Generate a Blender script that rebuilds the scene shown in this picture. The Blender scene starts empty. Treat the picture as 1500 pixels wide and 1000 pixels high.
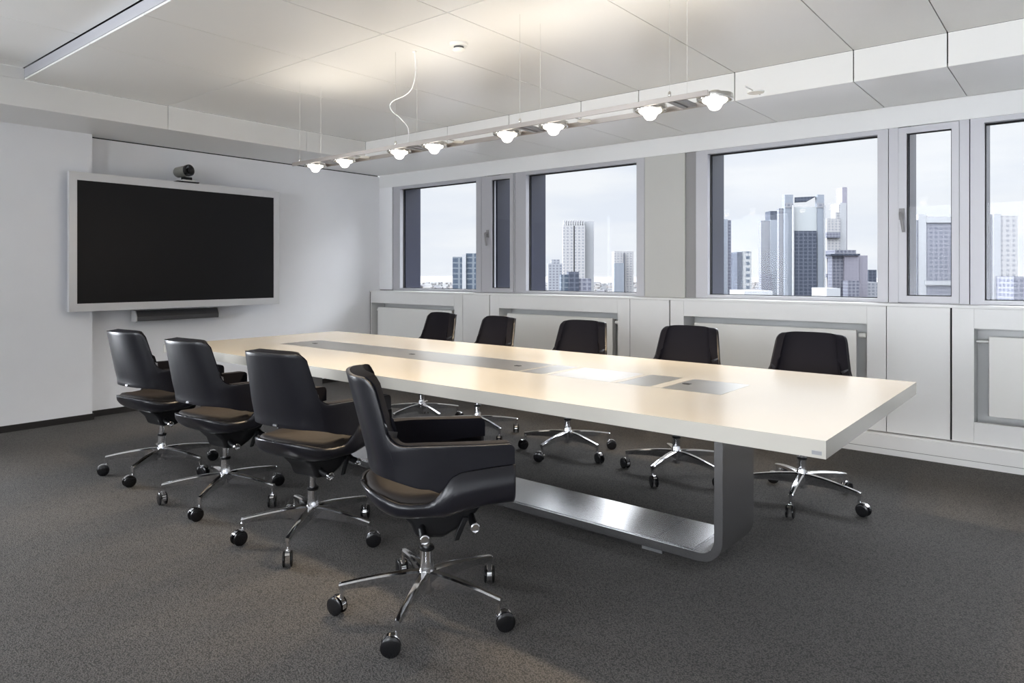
import bpy, bmesh, math, random
from mathutils import Vector, Matrix
random.seed(7)
PI = math.pi
S = bpy.context.scene
C = S.collection
R = math.radians

# ------------------------------------------------------------------ camera
F_PX = 1018.0; TH = R(39.5); CAM_H = 1.25
cam_d = bpy.data.cameras.new('camera'); cam = bpy.data.objects.new('camera', cam_d); C.objects.link(cam)
cam.location = (0, 0, CAM_H); cam.rotation_euler = (PI/2, 0, TH)
cam_d.sensor_width = 36; cam_d.lens = F_PX/1500*36; cam_d.shift_y = (399-500)/1500
cam_d.clip_start = .05; cam_d.clip_end = 20000
S.camera = cam
S.view_settings.view_transform = 'Standard'; S.view_settings.look = 'None'
S.view_settings.gamma = 1; S.view_settings.use_curve_mapping = False
S.view_settings.exposure = 0.10

# ------------------------------------------------------------------ materials
MATS = {}
def mat(name, col, rough=.5, metal=0., spec=.5, coat=0., coat_rough=.1, noise=None, bump=None, sheen=0., aniso=0.):
    m = bpy.data.materials.new(name); m.use_nodes = True
    nt = m.node_tree; b = nt.nodes['Principled BSDF']
    b.inputs['Base Color'].default_value = (*col, 1); b.inputs['Roughness'].default_value = rough
    b.inputs['Metallic'].default_value = metal; b.inputs['Specular IOR Level'].default_value = spec
    b.inputs['Coat Weight'].default_value = coat; b.inputs['Coat Roughness'].default_value = coat_rough
    b.inputs['Sheen Weight'].default_value = sheen
    if aniso: b.inputs['Anisotropic'].default_value = aniso
    tc = None
    def coord():
        nonlocal tc
        if tc is None: tc = nt.nodes.new('ShaderNodeTexCoord')
        return tc.outputs['Object']
    if noise:                                    # (scale, amount, (sx,sy,sz))
        sc, am, st = noise
        mp = nt.nodes.new('ShaderNodeMapping'); mp.inputs['Scale'].default_value = st
        nt.links.new(coord(), mp.inputs['Vector'])
        n = nt.nodes.new('ShaderNodeTexNoise'); n.inputs['Scale'].default_value = sc; n.inputs['Detail'].default_value = 4
        nt.links.new(mp.outputs[0], n.inputs['Vector'])
        mr = nt.nodes.new('ShaderNodeMapRange'); mr.inputs['To Min'].default_value = 1-am; mr.inputs['To Max'].default_value = 1+am
        mr.inputs['From Min'].default_value = .3; mr.inputs['From Max'].default_value = .7
        nt.links.new(n.outputs['Fac'], mr.inputs['Value'])
        mx = nt.nodes.new('ShaderNodeVectorMath'); mx.operation = 'SCALE'; mx.inputs[0].default_value = col
        nt.links.new(mr.outputs[0], mx.inputs['Scale']); nt.links.new(mx.outputs[0], b.inputs['Base Color'])
    if bump:                                     # (scale, strength, distance, (sx,sy,sz))
        sc, stg, ds, st = bump
        mp = nt.nodes.new('ShaderNodeMapping'); mp.inputs['Scale'].default_value = st
        nt.links.new(coord(), mp.inputs['Vector'])
        n = nt.nodes.new('ShaderNodeTexNoise'); n.inputs['Scale'].default_value = sc; n.inputs['Detail'].default_value = 3
        nt.links.new(mp.outputs[0], n.inputs['Vector'])
        bp = nt.nodes.new('ShaderNodeBump'); bp.inputs['Strength'].default_value = stg; bp.inputs['Distance'].default_value = ds
        nt.links.new(n.outputs['Fac'], bp.inputs['Height']); nt.links.new(bp.outputs[0], b.inputs['Normal'])
    MATS[name] = m
    return m
M_wall = mat('white_wall', (.86, .865, .885), .55, noise=(3, .012, (1, 1, 1)), bump=(220, .05, .001, (1, 1, 1)))
M_ceil = mat('ceiling_panel', (.80, .795, .775), .30, spec=.35, noise=(1.5, .01, (1, 1, 1)))
M_gap = mat('dark_gap', (.012, .012, .013), .9)
M_seam = mat('seam_shade', (.10, .10, .10), .9)
M_lacq = mat('white_lacquer', (.78, .785, .785), .32, noise=(2, .01, (1, 1, 1)))
M_rad = mat('radiator_enamel', (.80, .80, .78), .35)
M_frame = mat('window_aluminium', (.47, .47, .50), .40, metal=.2)
M_pier = mat('pier_grey', (.50, .50, .48), .5)
M_guide = mat('guide_grey', (.27, .265, .27), .5)
M_fin = mat('facade_fin', (.010, .012, .026), .35, metal=.2)
M_base = mat('baseboard_dark', (.022, .020, .019), .45)
M_table = mat('table_lacquer', (.565, .54, .485), .22, spec=.5, coat=.15, coat_rough=.12)
M_tedge = M_table
M_steel = mat('brushed_steel', (.48, .48, .49), .27, metal=1)
M_inlay = mat('inlay_aluminium', (.40, .395, .375), .30, metal=.85)
M_inlay2 = mat('inlay_light', (.50, .49, .47), .34, metal=.7)
M_chrome = mat('polished_chrome', (.80, .80, .82), .10, metal=1)
M_leather = mat('navy_leather', (.0075, .0075, .0115), .30, spec=.62, bump=(500, .05, .0004, (1, 1, 1)))
M_fabric = mat('charcoal_fabric', (.0045, .0043, .0088), .75, spec=.2, sheen=.0, bump=(900, .3, .0006, (1, 1, 1)))
M_seatf = mat('seat_fabric', (.024, .019, .017), .7, spec=.3, sheen=.0, bump=(900, .3, .0006, (1, 1, 1)))
M_black = mat('black_plastic', (.006, .006, .007), .45, spec=.3)
M_wheel = mat('wheel_rubber', (.008, .008, .009), .22)
M_screen = mat('screen_glass', (.008, .008, .009), .42, spec=.22)
M_bezel = mat('bezel_silver', (.66, .66, .67), .38, metal=.35)
M_bezel_side = mat('bezel_rear', (.05, .05, .10), .5)
M_bar = mat('soundbar_grey', (.10, .10, .105), .35, metal=.4)
M_camg = mat('camera_grey', (.22, .22, .20), .4, metal=.3)
M_rail = mat('rail_nickel', (.44, .40, .37), .30, metal=.9)
M_lampm = mat('lamp_nickel', (.60, .58, .54), .22, metal=.9)
M_wire = mat('suspension_wire', (.58, .58, .55), .5)
M_cable = mat('white_cable', (.85, .85, .85), .4)
M_badge = mat('badge_metal', (.35, .35, .36), .35, metal=.8)
M_plastic = mat('white_plastic', (.82, .82, .79), .4)

# carpet: fine woven loops
def carpet():
    m = bpy.data.materials.new('charcoal_carpet'); m.use_nodes = True; nt = m.node_tree
    b = nt.nodes['Principled BSDF']; b.inputs['Roughness'].default_value = .95; b.inputs['Specular IOR Level'].default_value = .15
    tc = nt.nodes.new('ShaderNodeTexCoord')
    v = nt.nodes.new('ShaderNodeTexVoronoi'); v.inputs['Scale'].default_value = 190
    nt.links.new(tc.outputs['Object'], v.inputs['Vector'])
    n = nt.nodes.new('ShaderNodeTexNoise'); n.inputs['Scale'].default_value = 420; n.inputs['Detail'].default_value = 2
    nt.links.new(tc.outputs['Object'], n.inputs['Vector'])
    big = nt.nodes.new('ShaderNodeTexNoise'); big.inputs['Scale'].default_value = 1.3; big.inputs['Detail'].default_value = 3
    nt.links.new(tc.outputs['Object'], big.inputs['Vector'])
    cr = nt.nodes.new('ShaderNodeValToRGB')
    cr.color_ramp.elements[0].position = .0; cr.color_ramp.elements[0].color = (.170, .160, .150, 1)
    cr.color_ramp.elements[1].position = .75; cr.color_ramp.elements[1].color = (.062, .060, .060, 1)
    nt.links.new(v.outputs['Distance'], cr.inputs['Fac'])
    mr = nt.nodes.new('ShaderNodeMapRange'); mr.inputs['From Min'].default_value = .25; mr.inputs['From Max'].default_value = .75
    mr.inputs['To Min'].default_value = .72; mr.inputs['To Max'].default_value = 1.28
    nt.links.new(n.outputs['Fac'], mr.inputs['Value'])
    mr2 = nt.nodes.new('ShaderNodeMapRange'); mr2.inputs['From Min'].default_value = .3; mr2.inputs['From Max'].default_value = .7
    mr2.inputs['To Min'].default_value = .92; mr2.inputs['To Max'].default_value = 1.08
    nt.links.new(big.outputs['Fac'], mr2.inputs['Value'])
    mu = nt.nodes.new('ShaderNodeMath'); mu.operation = 'MULTIPLY'
    nt.links.new(mr.outputs[0], mu.inputs[0]); nt.links.new(mr2.outputs[0], mu.inputs[1])
    sc = nt.nodes.new('ShaderNodeVectorMath'); sc.operation = 'SCALE'
    nt.links.new(cr.outputs[0], sc.inputs[0]); nt.links.new(mu.outputs[0], sc.inputs['Scale'])
    nt.links.new(sc.outputs[0], b.inputs['Base Color'])
    bp = nt.nodes.new('ShaderNodeBump'); bp.inputs['Strength'].default_value = .7; bp.inputs['Distance'].default_value = .003; bp.invert = True
    nt.links.new(v.outputs['Distance'], bp.inputs['Height']); nt.links.new(bp.outputs[0], b.inputs['Normal'])
    return m
M_carpet = carpet()

def emis(name, col, st):
    m = bpy.data.materials.new(name); m.use_nodes = True; nt = m.node_tree
    b = nt.nodes['Principled BSDF']; b.inputs['Base Color'].default_value = (.9, .9, .9, 1)
    b.inputs['Emission Color'].default_value = (*col, 1); b.inputs['Emission Strength'].default_value = st
    return m
M_bulb = emis('lit_lens', (1, .93, .82), 5.0)
M_glow = emis('lit_reflector', (1, .93, .82), 1.2)

def glass():
    m = bpy.data.materials.new('window_glass'); m.use_nodes = True; nt = m.node_tree
    nt.nodes.remove(nt.nodes['Principled BSDF']); out = nt.nodes['Material Output']
    t = nt.nodes.new('ShaderNodeBsdfTransparent'); t.inputs[0].default_value = (.95, .965, .98, 1)
    g = nt.nodes.new('ShaderNodeBsdfGlossy'); g.inputs['Roughness'].default_value = .0
    fr = nt.nodes.new('ShaderNodeFresnel'); fr.inputs['IOR'].default_value = 1.16
    mx = nt.nodes.new('ShaderNodeMixShader')
    nt.links.new(fr.outputs[0], mx.inputs[0]); nt.links.new(t.outputs[0], mx.inputs[1]); nt.links.new(g.outputs[0], mx.inputs[2])
    nt.links.new(mx.outputs[0], out.inputs['Surface'])
    return m
M_glass = glass()
def lens_glass():
    m = bpy.data.materials.new('clear_ring_glass'); m.use_nodes = True
    b = m.node_tree.nodes['Principled BSDF']; b.inputs['Transmission Weight'].default_value = 1; b.inputs['Roughness'].default_value = .05
    b.inputs['Base Color'].default_value = (.95, .95, .93, 1)
    return m
M_lens = lens_glass()

# facade grid material for far buildings; distance haze is put into the pale colours
CITY = .36
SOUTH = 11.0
def facade(name, wall, pane, sx, sz, mort=.25):
    wall = [c*CITY for c in wall]; pane = [c*CITY for c in pane]
    m = bpy.data.materials.new(name); m.use_nodes = True; nt = m.node_tree
    b = nt.nodes['Principled BSDF']; b.inputs['Roughness'].default_value = .7; b.inputs['Specular IOR Level'].default_value = .05
    tc = nt.nodes.new('ShaderNodeTexCoord'); sp = nt.nodes.new('ShaderNodeSeparateXYZ')
    nt.links.new(tc.outputs['Object'], sp.inputs[0])
    def band(sock, period, frac):
        d = nt.nodes.new('ShaderNodeMath'); d.operation = 'DIVIDE'; d.inputs[1].default_value = period; nt.links.new(sock, d.inputs[0])
        f = nt.nodes.new('ShaderNodeMath'); f.operation = 'FRACT'; nt.links.new(d.outputs[0], f.inputs[0])
        g = nt.nodes.new('ShaderNodeMath'); g.operation = 'GREATER_THAN'; g.inputs[1].default_value = frac; nt.links.new(f.outputs[0], g.inputs[0])
        return g.outputs[0]
    ad = nt.nodes.new('ShaderNodeMath'); ad.operation = 'ADD'; nt.links.new(sp.outputs['X'], ad.inputs[0]); nt.links.new(sp.outputs['Y'], ad.inputs[1])
    a = band(ad.outputs[0], sx, mort); c = band(sp.outputs['Z'], sz, mort)
    mu = nt.nodes.new('ShaderNodeMath'); mu.operation = 'MULTIPLY'; nt.links.new(a, mu.inputs[0]); nt.links.new(c, mu.inputs[1])
    mx = nt.nodes.new('ShaderNodeMix'); mx.data_type = 'RGBA'; nt.links.new(mu.outputs[0], mx.inputs['Factor'])
    mx.inputs[6].default_value = (*wall, 1); mx.inputs[7].default_value = (*pane, 1)
    nt.links.new(mx.outputs[2], b.inputs['Base Color'])
    return m

# ------------------------------------------------------------------ mesh helpers
def bx(bm, x0, x1, y0, y1, z0, z1):
    vs = [bm.verts.new((x, y, z)) for z in (z0, z1) for y in (y0, y1) for x in (x0, x1)]
    for f in ((0, 2, 3, 1), (4, 5, 7, 6), (0, 1, 5, 4), (2, 6, 7, 3), (0, 4, 6, 2), (1, 3, 7, 5)):
        bm.faces.new([vs[i] for i in f])
    return bm
def NB(): return bmesh.new()
def box(*a): return bx(NB(), *a)
def lathe(bm, prof, n=24, loc=(0, 0, 0), axis='z', cap=True):
    rings = []
    for r, z in prof:
        ring = []
        for i in range(n):
            a = 2*PI*i/n; p = (r*math.cos(a), r*math.sin(a), z)
            if axis == 'x': p = (p[2], p[0], p[1])
            elif axis == 'y': p = (p[1], p[2], p[0])
            ring.append(bm.verts.new((p[0]+loc[0], p[1]+loc[1], p[2]+loc[2])))
        rings.append(ring)
    for a, b in zip(rings, rings[1:]):
        for i in range(n):
            bm.faces.new((a[i], a[(i+1) % n], b[(i+1) % n], b[i]))
    if cap:
        bm.faces.new(list(reversed(rings[0]))); bm.faces.new(rings[-1])
    return bm
def tube(bm, pts, r, n=10):
    pts = [Vector(p) for p in pts]; rings = []
    up = Vector((0, 0, 1))
    for i, p in enumerate(pts):
        d = (pts[min(i+1, len(pts)-1)]-pts[max(i-1, 0)]).normalized()
        u = d.cross(up)
        if u.length < 1e-3: u = d.cross(Vector((0, 1, 0)))
        u.normalize(); w = d.cross(u).normalized()
        rr = r[i] if isinstance(r, (list, tuple)) else r
        rings.append([bm.verts.new(p+u*rr*math.cos(2*PI*k/n)+w*rr*math.sin(2*PI*k/n)) for k in range(n)])
    for a, b in zip(rings, rings[1:]):
        for k in range(n): bm.faces.new((a[k], a[(k+1) % n], b[(k+1) % n], b[k]))
    bm.faces.new(list(reversed(rings[0]))); bm.faces.new(rings[-1])
    return bm
def prism(bm, poly, a0, a1, axis='y'):
    """poly of 2D points extruded along an axis: 'y' -> (x,z) poly, 'x' -> (y,z), 'z' -> (x,y)"""
    def P(q, t):
        return {'y': (q[0], t, q[1]), 'x': (t, q[0], q[1]), 'z': (q[0], q[1], t)}[axis]
    A = [bm.verts.new(P(q, a0)) for q in poly]; B = [bm.verts.new(P(q, a1)) for q in poly]
    n = len(poly)
    for i in range(n): bm.faces.new((A[i], A[(i+1) % n], B[(i+1) % n], B[i]))
    bm.faces.new(list(reversed(A))); bm.faces.new(B)
    return bm

def obj(name, bm, m, parent=None, off=None, smooth=False, bevel=0, seg=2, solid=0, subsurf=0, angle=40, solid_off=-1):
    if off is not None: bmesh.ops.translate(bm, verts=bm.verts, vec=-Vector(off))
    bmesh.ops.recalc_face_normals(bm, faces=bm.faces)
    me = bpy.data.meshes.new(name); bm.to_mesh(me); bm.free()
    if isinstance(m, (list, tuple)):
        for q in m: me.materials.append(q)
    else: me.materials.append(m)
    o = bpy.data.objects.new(name, me); C.objects.link(o)
    if parent: o.parent = parent
    if smooth:
        for p in me.polygons: p.use_smooth = True
        try: me.set_sharp_from_angle(angle=R(angle))
        except Exception: pass
    if solid:
        k = o.modifiers.new('thickness', 'SOLIDIFY'); k.thickness = solid; k.offset = solid_off
        k.use_even_offset = True
    if bevel:
        k = o.modifiers.new('edge', 'BEVEL'); k.width = bevel; k.segments = seg; k.limit_method = 'ANGLE'; k.angle_limit = R(35)
        k.harden_normals = True
    if subsurf:
        k = o.modifiers.new('sub', 'SUBSURF'); k.levels = subsurf; k.render_levels = subsurf
    return o
def tag(o, label=None, cat=None, group=None, kind=None):
    if label: o['label'] = label
    if cat: o['category'] = cat
    if group: o['group'] = group
    if kind: o['kind'] = kind
    return o
def thing(name, label, cat, loc=(0, 0, 0), rz=0, group=None):
    o = bpy.data.objects.new(name, None); C.objects.link(o); o.empty_display_size = .1
    o.location = loc; o.rotation_euler = (0, 0, rz)
    return tag(o, label, cat, group)
def struct(name, bm, m, **k):
    o = obj(name, bm, m, **k); o['kind'] = 'structure'; return o
def sgroup(name, loc=(0, 0, 0)):
    o = bpy.data.objects.new(name, None); C.objects.link(o); o.location = loc; o['kind'] = 'structure'; return o
def copy_tree(o, parent=None):
    c = o.copy(); C.objects.link(c); c.parent = parent
    for ch in list(o.children): copy_tree(ch, c)
    return c

# ------------------------------------------------------------------ room shell
XL, XR = -6.635, 4.75      # recessed left wall / right wall
XP = -6.515                # projecting part of the left wall
YF = 5.36                  # cabinet front
YW = 5.506                 # fascia / frame plane
YN = -3.9                  # wall behind the camera
ZC, ZS, ZN = 2.618, 2.424, 2.70
struct('floor', box(-6.9, XR+.2, YN-.2, 5.9, -.12, 0), M_carpet)
# left wall: recess + projecting pier + black shadow gap on top of the recess
bm = box(XL-.2, XL, 2.29, 5.9, 0, ZS-.010); bx(bm, XL-.2, XP, .60, 2.29, 0, ZS+.01); bx(bm, XL-.2, XP, YN-.2, .0, 0, ZS+.01); bx(bm, XL-.2, XP, .0, .60, 0, .1); bx(bm, XL-.2, XP, .0, .60, 2.35, ZS+.01)
struct('wall_left', bm, M_wall)
w = sgroup('window_20', (XL-.1, .3, .1)); off = w.location; bm = NB()  # added unseen window, lets in light for highlights on the chair backs
bx(bm, XL-.13, XL-.07, .0, .05, .1, 2.35); bx(bm, XL-.13, XL-.07, .55, .60, .1, 2.35); bx(bm, XL-.13, XL-.07, .05, .55, .1, .16); bx(bm, XL-.13, XL-.07, .05, .55, 2.29, 2.35)
obj('window_frame', bm, M_frame, w, off)
obj('pane', box(XL-.10, XL-.098, .05, .55, .16, 2.29), M_glass, w, off)
bm = box(XL-.2, XL-.02, 2.292, 5.50, ZS-.0095, ZS+.02)
struct('trim_1', bm, M_gap)
bm = box(XL, XL+.012, 2.292, 5.355, 0, .052); struct('baseboard_left', bm, M_base)
bm = box(XP, XP+.012, .60, 2.302, 0, .052); bx(bm, XP, XP+.012, YN, .0, 0, .052); bx(bm, XL+.0125, XP, 2.2905, 2.302, 0, .052); struct('baseboard_corner', bm, M_base)

# ceiling: raised coffer of large panels with open joints, a lower soffit along two sides
def panels(bm, xs, ys, z, t=.012, g=.0028):
    for x0, x1 in zip(xs, xs[1:]):
        for y0, y1 in zip(ys, ys[1:]):
            bx(bm, x0+g, x1-g, y0+g, y1-g, z, z+t)
JX = [-5.81, -4.61, -3.86, -3.11, -2.59, -1.85, -1.10, -.605, .14, .89, 1.39, 2.14, 2.89, 3.39, 4.14, XR]
bm = NB()
panels(bm, JX, [1.604, 2.607, 4.64], ZC)
struct('ceiling', bm, M_ceil)
bm = box(XL-.2, XR+.2, YN-.2, 5.9, ZN+.035, ZN+.1); struct('ceiling_slab', bm, M_gap)
bm = box(-5.81, XR, 1.62, 4.64, ZC+.014, ZC+.02); struct('trim_2', bm, M_seam)
# near part of the ceiling, one small step up
bm = NB(); panels(bm, [-6.6, -5.66, -4.73, -3.8, -2.87, -1.94, -1.0, -.08, .86, 1.8, 2.73, 3.66, XR], [YN, -1.6, 0, 1.598], ZN)
struct('ceiling_near', bm, M_ceil)
bm = box(-5.805, XR, 1.604, 1.614, ZC+.0135, ZN-.004); struct('trim_3', bm, M_frame)
bm = box(-6.6, XR, YN, 1.602, ZN+.014, ZN+.02); struct('trim_4', bm, M_seam)
# soffit along the window wall
bm = NB(); panels(bm, [XL+.0]+JX[1:], [4.64, YW+.0], ZS); struct('ceiling_soffit_window', bm, M_ceil)
bm = box(XL, XR, 4.66, YW, ZS+.0125, ZS+.02); struct('trim_5', bm, M_seam)
bm = NB()
for x0, x1 in zip(JX, JX[1:]): bx(bm, x0+.0035, x1-.0035, 4.64, 4.655, ZS+.002, ZC-.001)
struct('trim_6', bm, M_ceil)
struct('trim_7', box(-5.81, XR, 4.6555, 4.66, ZS+.021, ZC), M_gap)
# soffit along the left wall
bm = NB()
for y0, y1 in ((YN, 2.607), (2.607, 3.923), (3.923, 4.64)):
    bx(bm, -5.825, -5.81, y0+.002, y1-.002, ZS+.0, ZN if y1 < 2.7 and False else ZC-.001)
bx(bm, XL+.0, -5.8255, YN, 4.638, ZS+.0, ZS+.012)
struct('ceiling_soffit_left', bm, M_ceil)
struct('trim_8', box(-5.83, -5.8255, YN, 4.64, ZS+.013, ZC), M_gap)
struct('trim_9', box(-5.825, -5.81, YN, 1.604, ZC, ZN-.002), M_ceil)
# other walls
bm = box(XR, XR+.2, YN-.2, 5.9, 0, ZN+.03); struct('wall_right', bm, M_wall)

# window-side wall: parapet behind the cabinets and the beam above the windows
bm = box(XL-.2, XR+.2, 5.62, 5.85, 0, 1.035); bx(bm, XL-.2, XR+.2, YW+.02, 5.85, 2.295, ZN)
struct('wall_window', bm, M_lacq)
# curtain fascia
struct('trim_10', box(XL, XR, YW, YW+.018, 2.272, ZS-.001), M_lacq)
# corner infill
struct('trim_11', box(XL, -6.398, YW, YW+.10, 1.044, 2.272), M_wall)
struct('trim_12', box(XL, -6.3905, YW+.012, YW+.11, 1.0355, 2.271), M_gap)
# piers between window groups
BAY = 3.857
for k in range(2):
    o = k*BAY
    struct('trim_%d' % (13+2*k), box(-3.017+o, -2.632+o, YW+.006, YW+.3, 1.036, 2.272), M_pier)
    struct('trim_%d' % (14+2*k), box(-2.632+o, -2.538+o, YW+.025, YW+.3, 1.036, 2.272), M_guide)
struct('trim_17', box(4.69, XR, YW, YW+.3, 1.036, 2.272), M_pier)

# ------------------------------------------------------------------ windows
def window(n, x0, x1, gx0, gx1, gz0, gz1, kind, fins=True, ptop=2.272):
    y0 = YW+.008
    w = sgroup('window_%d' % n, ((x0+x1)/2, y0, 1.036)); off = w.location
    z0, z1 = 1.037, ptop
    if kind == 'fixed':
        bm = NB(); d = y0+.075
        bx(bm, x0, gx0, y0, d, z0, z1); bx(bm, gx1, x1, y0, d, z0, z1)
        bx(bm, gx0, gx1, y0, d, z0, gz0); bx(bm, gx0, gx1, y0+.001, d, gz1, z1)
        obj('window_frame', bm, M_frame, w, off)
        bm = NB(); g = .006
        bx(bm, gx0, gx0+g, d-.02, d-.005, gz0, gz1); bx(bm, gx1-g, gx1, d-.02, d-.005, gz0, gz1)
        bx(bm, gx0+g, gx1-g, d-.02, d-.005, gz0, gz0+g); bx(bm, gx0+g, gx1-g, d-.02, d-.005, gz1-g*2, gz1)
        obj('gasket', bm, M_gap, w, off)
        obj('pane', box(gx0, gx1, d-.012, d-.010, gz0, gz1), M_glass, w, off)
    else:
        sx0, sx1 = kind
        bm = NB(); d = y0+.075
        bx(bm, x0, sx0-.002, y0, d, z0, z1); bx(bm, sx1+.002, x1, y0, d, z0, z1)
        bx(bm, sx0-.002, sx1+.002, y0+.03, d, z0, z0+.01)
        obj('window_frame', bm, M_frame, w, off)
        bm = NB(); a, b = z0+.006, z1-.006; q = y0-.006
        bx(bm, sx0, gx0, q, d-.01, a, b); bx(bm, gx1, sx1, q, d-.01, a, b)
        bx(bm, gx0, gx1, q, d-.01, a, gz0); bx(bm, gx0, gx1, q, d-.01, gz1, b)
        s = obj('sash', bm, M_frame, w, off)
        bm = NB(); g = .006
        bx(bm, gx0, gx0+g, q+.02, q+.04, gz0, gz1); bx(bm, gx1-g, gx1, q+.02, q+.04, gz0, gz1)
        bx(bm, gx0+g, gx1-g, q+.02, q+.04, gz0, gz0+g); bx(bm, gx0+g, gx1-g, q+.02, q+.04, gz1-g, gz1)
        obj('gasket', bm, M_gap, w, off)
        obj('pane', box(gx0, gx1, q+.030, q+.032, gz0, gz1), M_glass, w, off)
        hx = (sx0+gx0)/2-.005
        bm = box(hx-.016, hx+.016, q-.010, q, 1.62, 1.70)
        tube(bm, [(hx, q-.01, 1.665), (hx, q-.045, 1.665), (hx+.004, q-.052, 1.66), (hx+.012, q-.052, 1.60), (hx+.02, q-.050, 1.53)], [.009, .009, .010, .011, .009])
        obj('handle', bm, M_guide, w, off, smooth=True)
    return w
n = 1
for k in range(3):
    o = k*BAY
    if k == 0:
        window(n, -6.389, -4.972, -6.268, -5.045, 1.065, 2.238, 'fixed')
        window(n+1, -4.967, -4.506, -4.821, -4.569, 1.087, 2.222, (-4.912, -4.523))
        window(n+2, -4.501, -3.022, -4.362, -3.10, 1.065, 2.238, 'fixed')
    else:
        o -= BAY
        window(n, -2.533+o, -1.080+o, -2.430+o, -1.148+o, 1.065, 2.238, 'fixed')
        window(n+1, -1.075+o, -.595+o, -.963+o, -.694+o, 1.087, 2.222, (-1.013+o, -.652+o))
        window(n+2, -.589+o, .834+o, -.512+o, .76+o, 1.065, 2.238, 'fixed')
    n += 3
# dark fins outside between the panes
fx = [(-6.6, -6.262), (-4.96, -4.818), (-4.53, -4.358), (-3.03, -2.424), (-1.07, -.958), (-.64, -.508), (.83, 1.43), (2.79, 2.90), (3.22, 3.35), (4.69, 4.9)]
bm = NB()
for a, b in fx: bx(bm, a, b, 5.852 if False else 5.60, 5.84, 1.036, 2.294)
struct('wall_facade_fins', bm, M_fin)

# wall behind the camera: parapet and added unseen windows that let in fill light
bm = box(XL-.2, XR+.2, YN-.2, YN, 0, .45); bx(bm, XL-.2, XR+.2, YN-.2, YN, 2.58, ZN+.03)
for a, b in ((XL-.2, -6.2), (-4.8, -2.9), (-.7, .3), (2.5, 3.5)): bx(bm, a, b, YN-.2, YN, .45, 2.58)
struct('wall_near', bm, M_wall)
for k, (a, b) in enumerate(((-6.2, -4.8), (-2.9, -.7), (.3, 2.5), (3.5, XR))):
    w = sgroup('window_%d' % (n+k), ((a+b)/2, YN-.1, .45)); off = w.location; bm = NB()
    bx(bm, a, a+.07, YN-.15, YN-.08, .45, 2.58); bx(bm, b-.07, b, YN-.15, YN-.08, .45, 2.58)
    bx(bm, a+.07, b-.07, YN-.15, YN-.08, .45, .52); bx(bm, a+.07, b-.07, YN-.15, YN-.08, 2.51, 2.58)
    obj('window_frame', bm, M_frame, w, off)
    obj('pane', box(a+.07, b-.07, YN-.12, YN-.118, .52, 2.51), M_glass, w, off)

# ------------------------------------------------------------------ cabinets under the windows
struct('window_sill_board', box(XL+.001, XR, YF-.004, 5.62, 1.018, 1.035), M_lacq)
bm = box(XL+.001, XR, YF-.045, YF+.10, 0, .132); bx(bm, XL+.001, XR, YF-.035, YF+.1, .132, .142)
struct('trim_18', bm, M_lacq)
bm = box(XL+.001, XR, YF-.0462, YF-.045, .040, .0425)
struct('trim_19', bm, M_seam)
struct('trim_20', box(XL+.001, XR, YF+.225, YF+.25, .133, 1.017), M_lacq)   # back of the niches
P0 = -6.607; PER = 2.0185; OW = 1.386
g = .0025
for i in range(4):
    x0 = P0+i*PER; x1 = x0+OW
    s0 = x0-.124 if i else XL+.012
    s1 = x1+.124
    x1 = min(x1, XR-.01); s1 = min(s1, XR-.002)
    nm = ['leftmost, next to the screen wall', 'second from the left', 'behind the fourth and fifth far chairs', 'rightmost, cut by the picture edge'][min(i, 3)]
    t = thing('radiator_enclosure', 'white lacquered radiator niche surround under the windows, '+nm, 'radiator cover', ((x0+x1)/2, YF, .145), group='radiator surrounds')
    off = t.location
    obj('top_rail', box(x0, x1, YF, YF+.02, .889, 1.0165), M_lacq, t, off)
    obj('bottom_rail', box(x0, x1, YF, YF+.03, .148, .283), M_lacq, t, off)
    obj('stile', box(s0+g, x0-g*.5, YF, YF+.2, .148, 1.0165), M_lacq, t, off)
    if s1 > x1+.02: obj('stile', box(x1+g*.5, s1-g, YF, YF+.2, .148, 1.0165), M_lacq, t, off)
    # radiator in the niche
    r = thing('radiator', 'flat white panel radiator inside the niche, '+nm, 'radiator', ((x0+x1)/2, YF+.07, .33), group='panel radiators')
    off = r.location
    ra, rb = x0+.075, x1-.075
    obj('radiator_panel', box(ra, rb, YF+.035, YF+.055, .325, .838), M_rad, r, off, bevel=.004)
    obj('radiator_body', box(ra+.02, rb-.02, YF+.056, YF+.13, .34, .83), M_rad, r, off)
    bm = NB(); tube(bm, [(x0+.002, YF+.09, .80), (ra+.02, YF+.09, .80)], .010); obj('pipe', bm, M_rad, r, off, smooth=True)
    bm = NB(); lathe(bm, [(.016, 0), (.018, .01), (.018, .045), (.012, .05)], 16, (rb+.004, YF+.085, .80), 'x'); obj('valve', bm, M_plastic, r, off, smooth=True)
    for q in (ra+.1, rb-.14): obj('bracket', box(q, q+.04, YF+.131, YF+.224, .36, .80), M_rad, r, off)
    # cupboard panel to the right
    if i < 3:
        a, b = s1, s1+.378
        p = tag(obj('cupboard_panel', box(a+g, b-g, YF, YF+.02, .148, 1.0165), M_lacq, None, bevel=.001, seg=1),
            ['white flush cupboard panel under the windows between the two leftmost far chairs', 'white flush cupboard panel under the windows between the third and fourth far chairs', 'white flush cupboard panel behind the right end of the table', 'white flush cupboard panel at the right'][min(i, 3)], 'cupboard panel', 'flush cupboard panels')
struct('trim_23', box(P0+3*PER+OW+.126, XR, YF, YF+.02, .148, 1.0165), M_lacq)
bm = NB()
for i in range(3):
    a = P0+i*PER+OW+.124
    bx(bm, a-.004, a+.382, YF+.021, YF+.04, .148, 1.016)
struct('trim_21', bm, M_gap)
struct('trim_22', box(XL+.001, XL+.010, YF+.004, YF+.2, .0, 1.03), M_gap)

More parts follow.
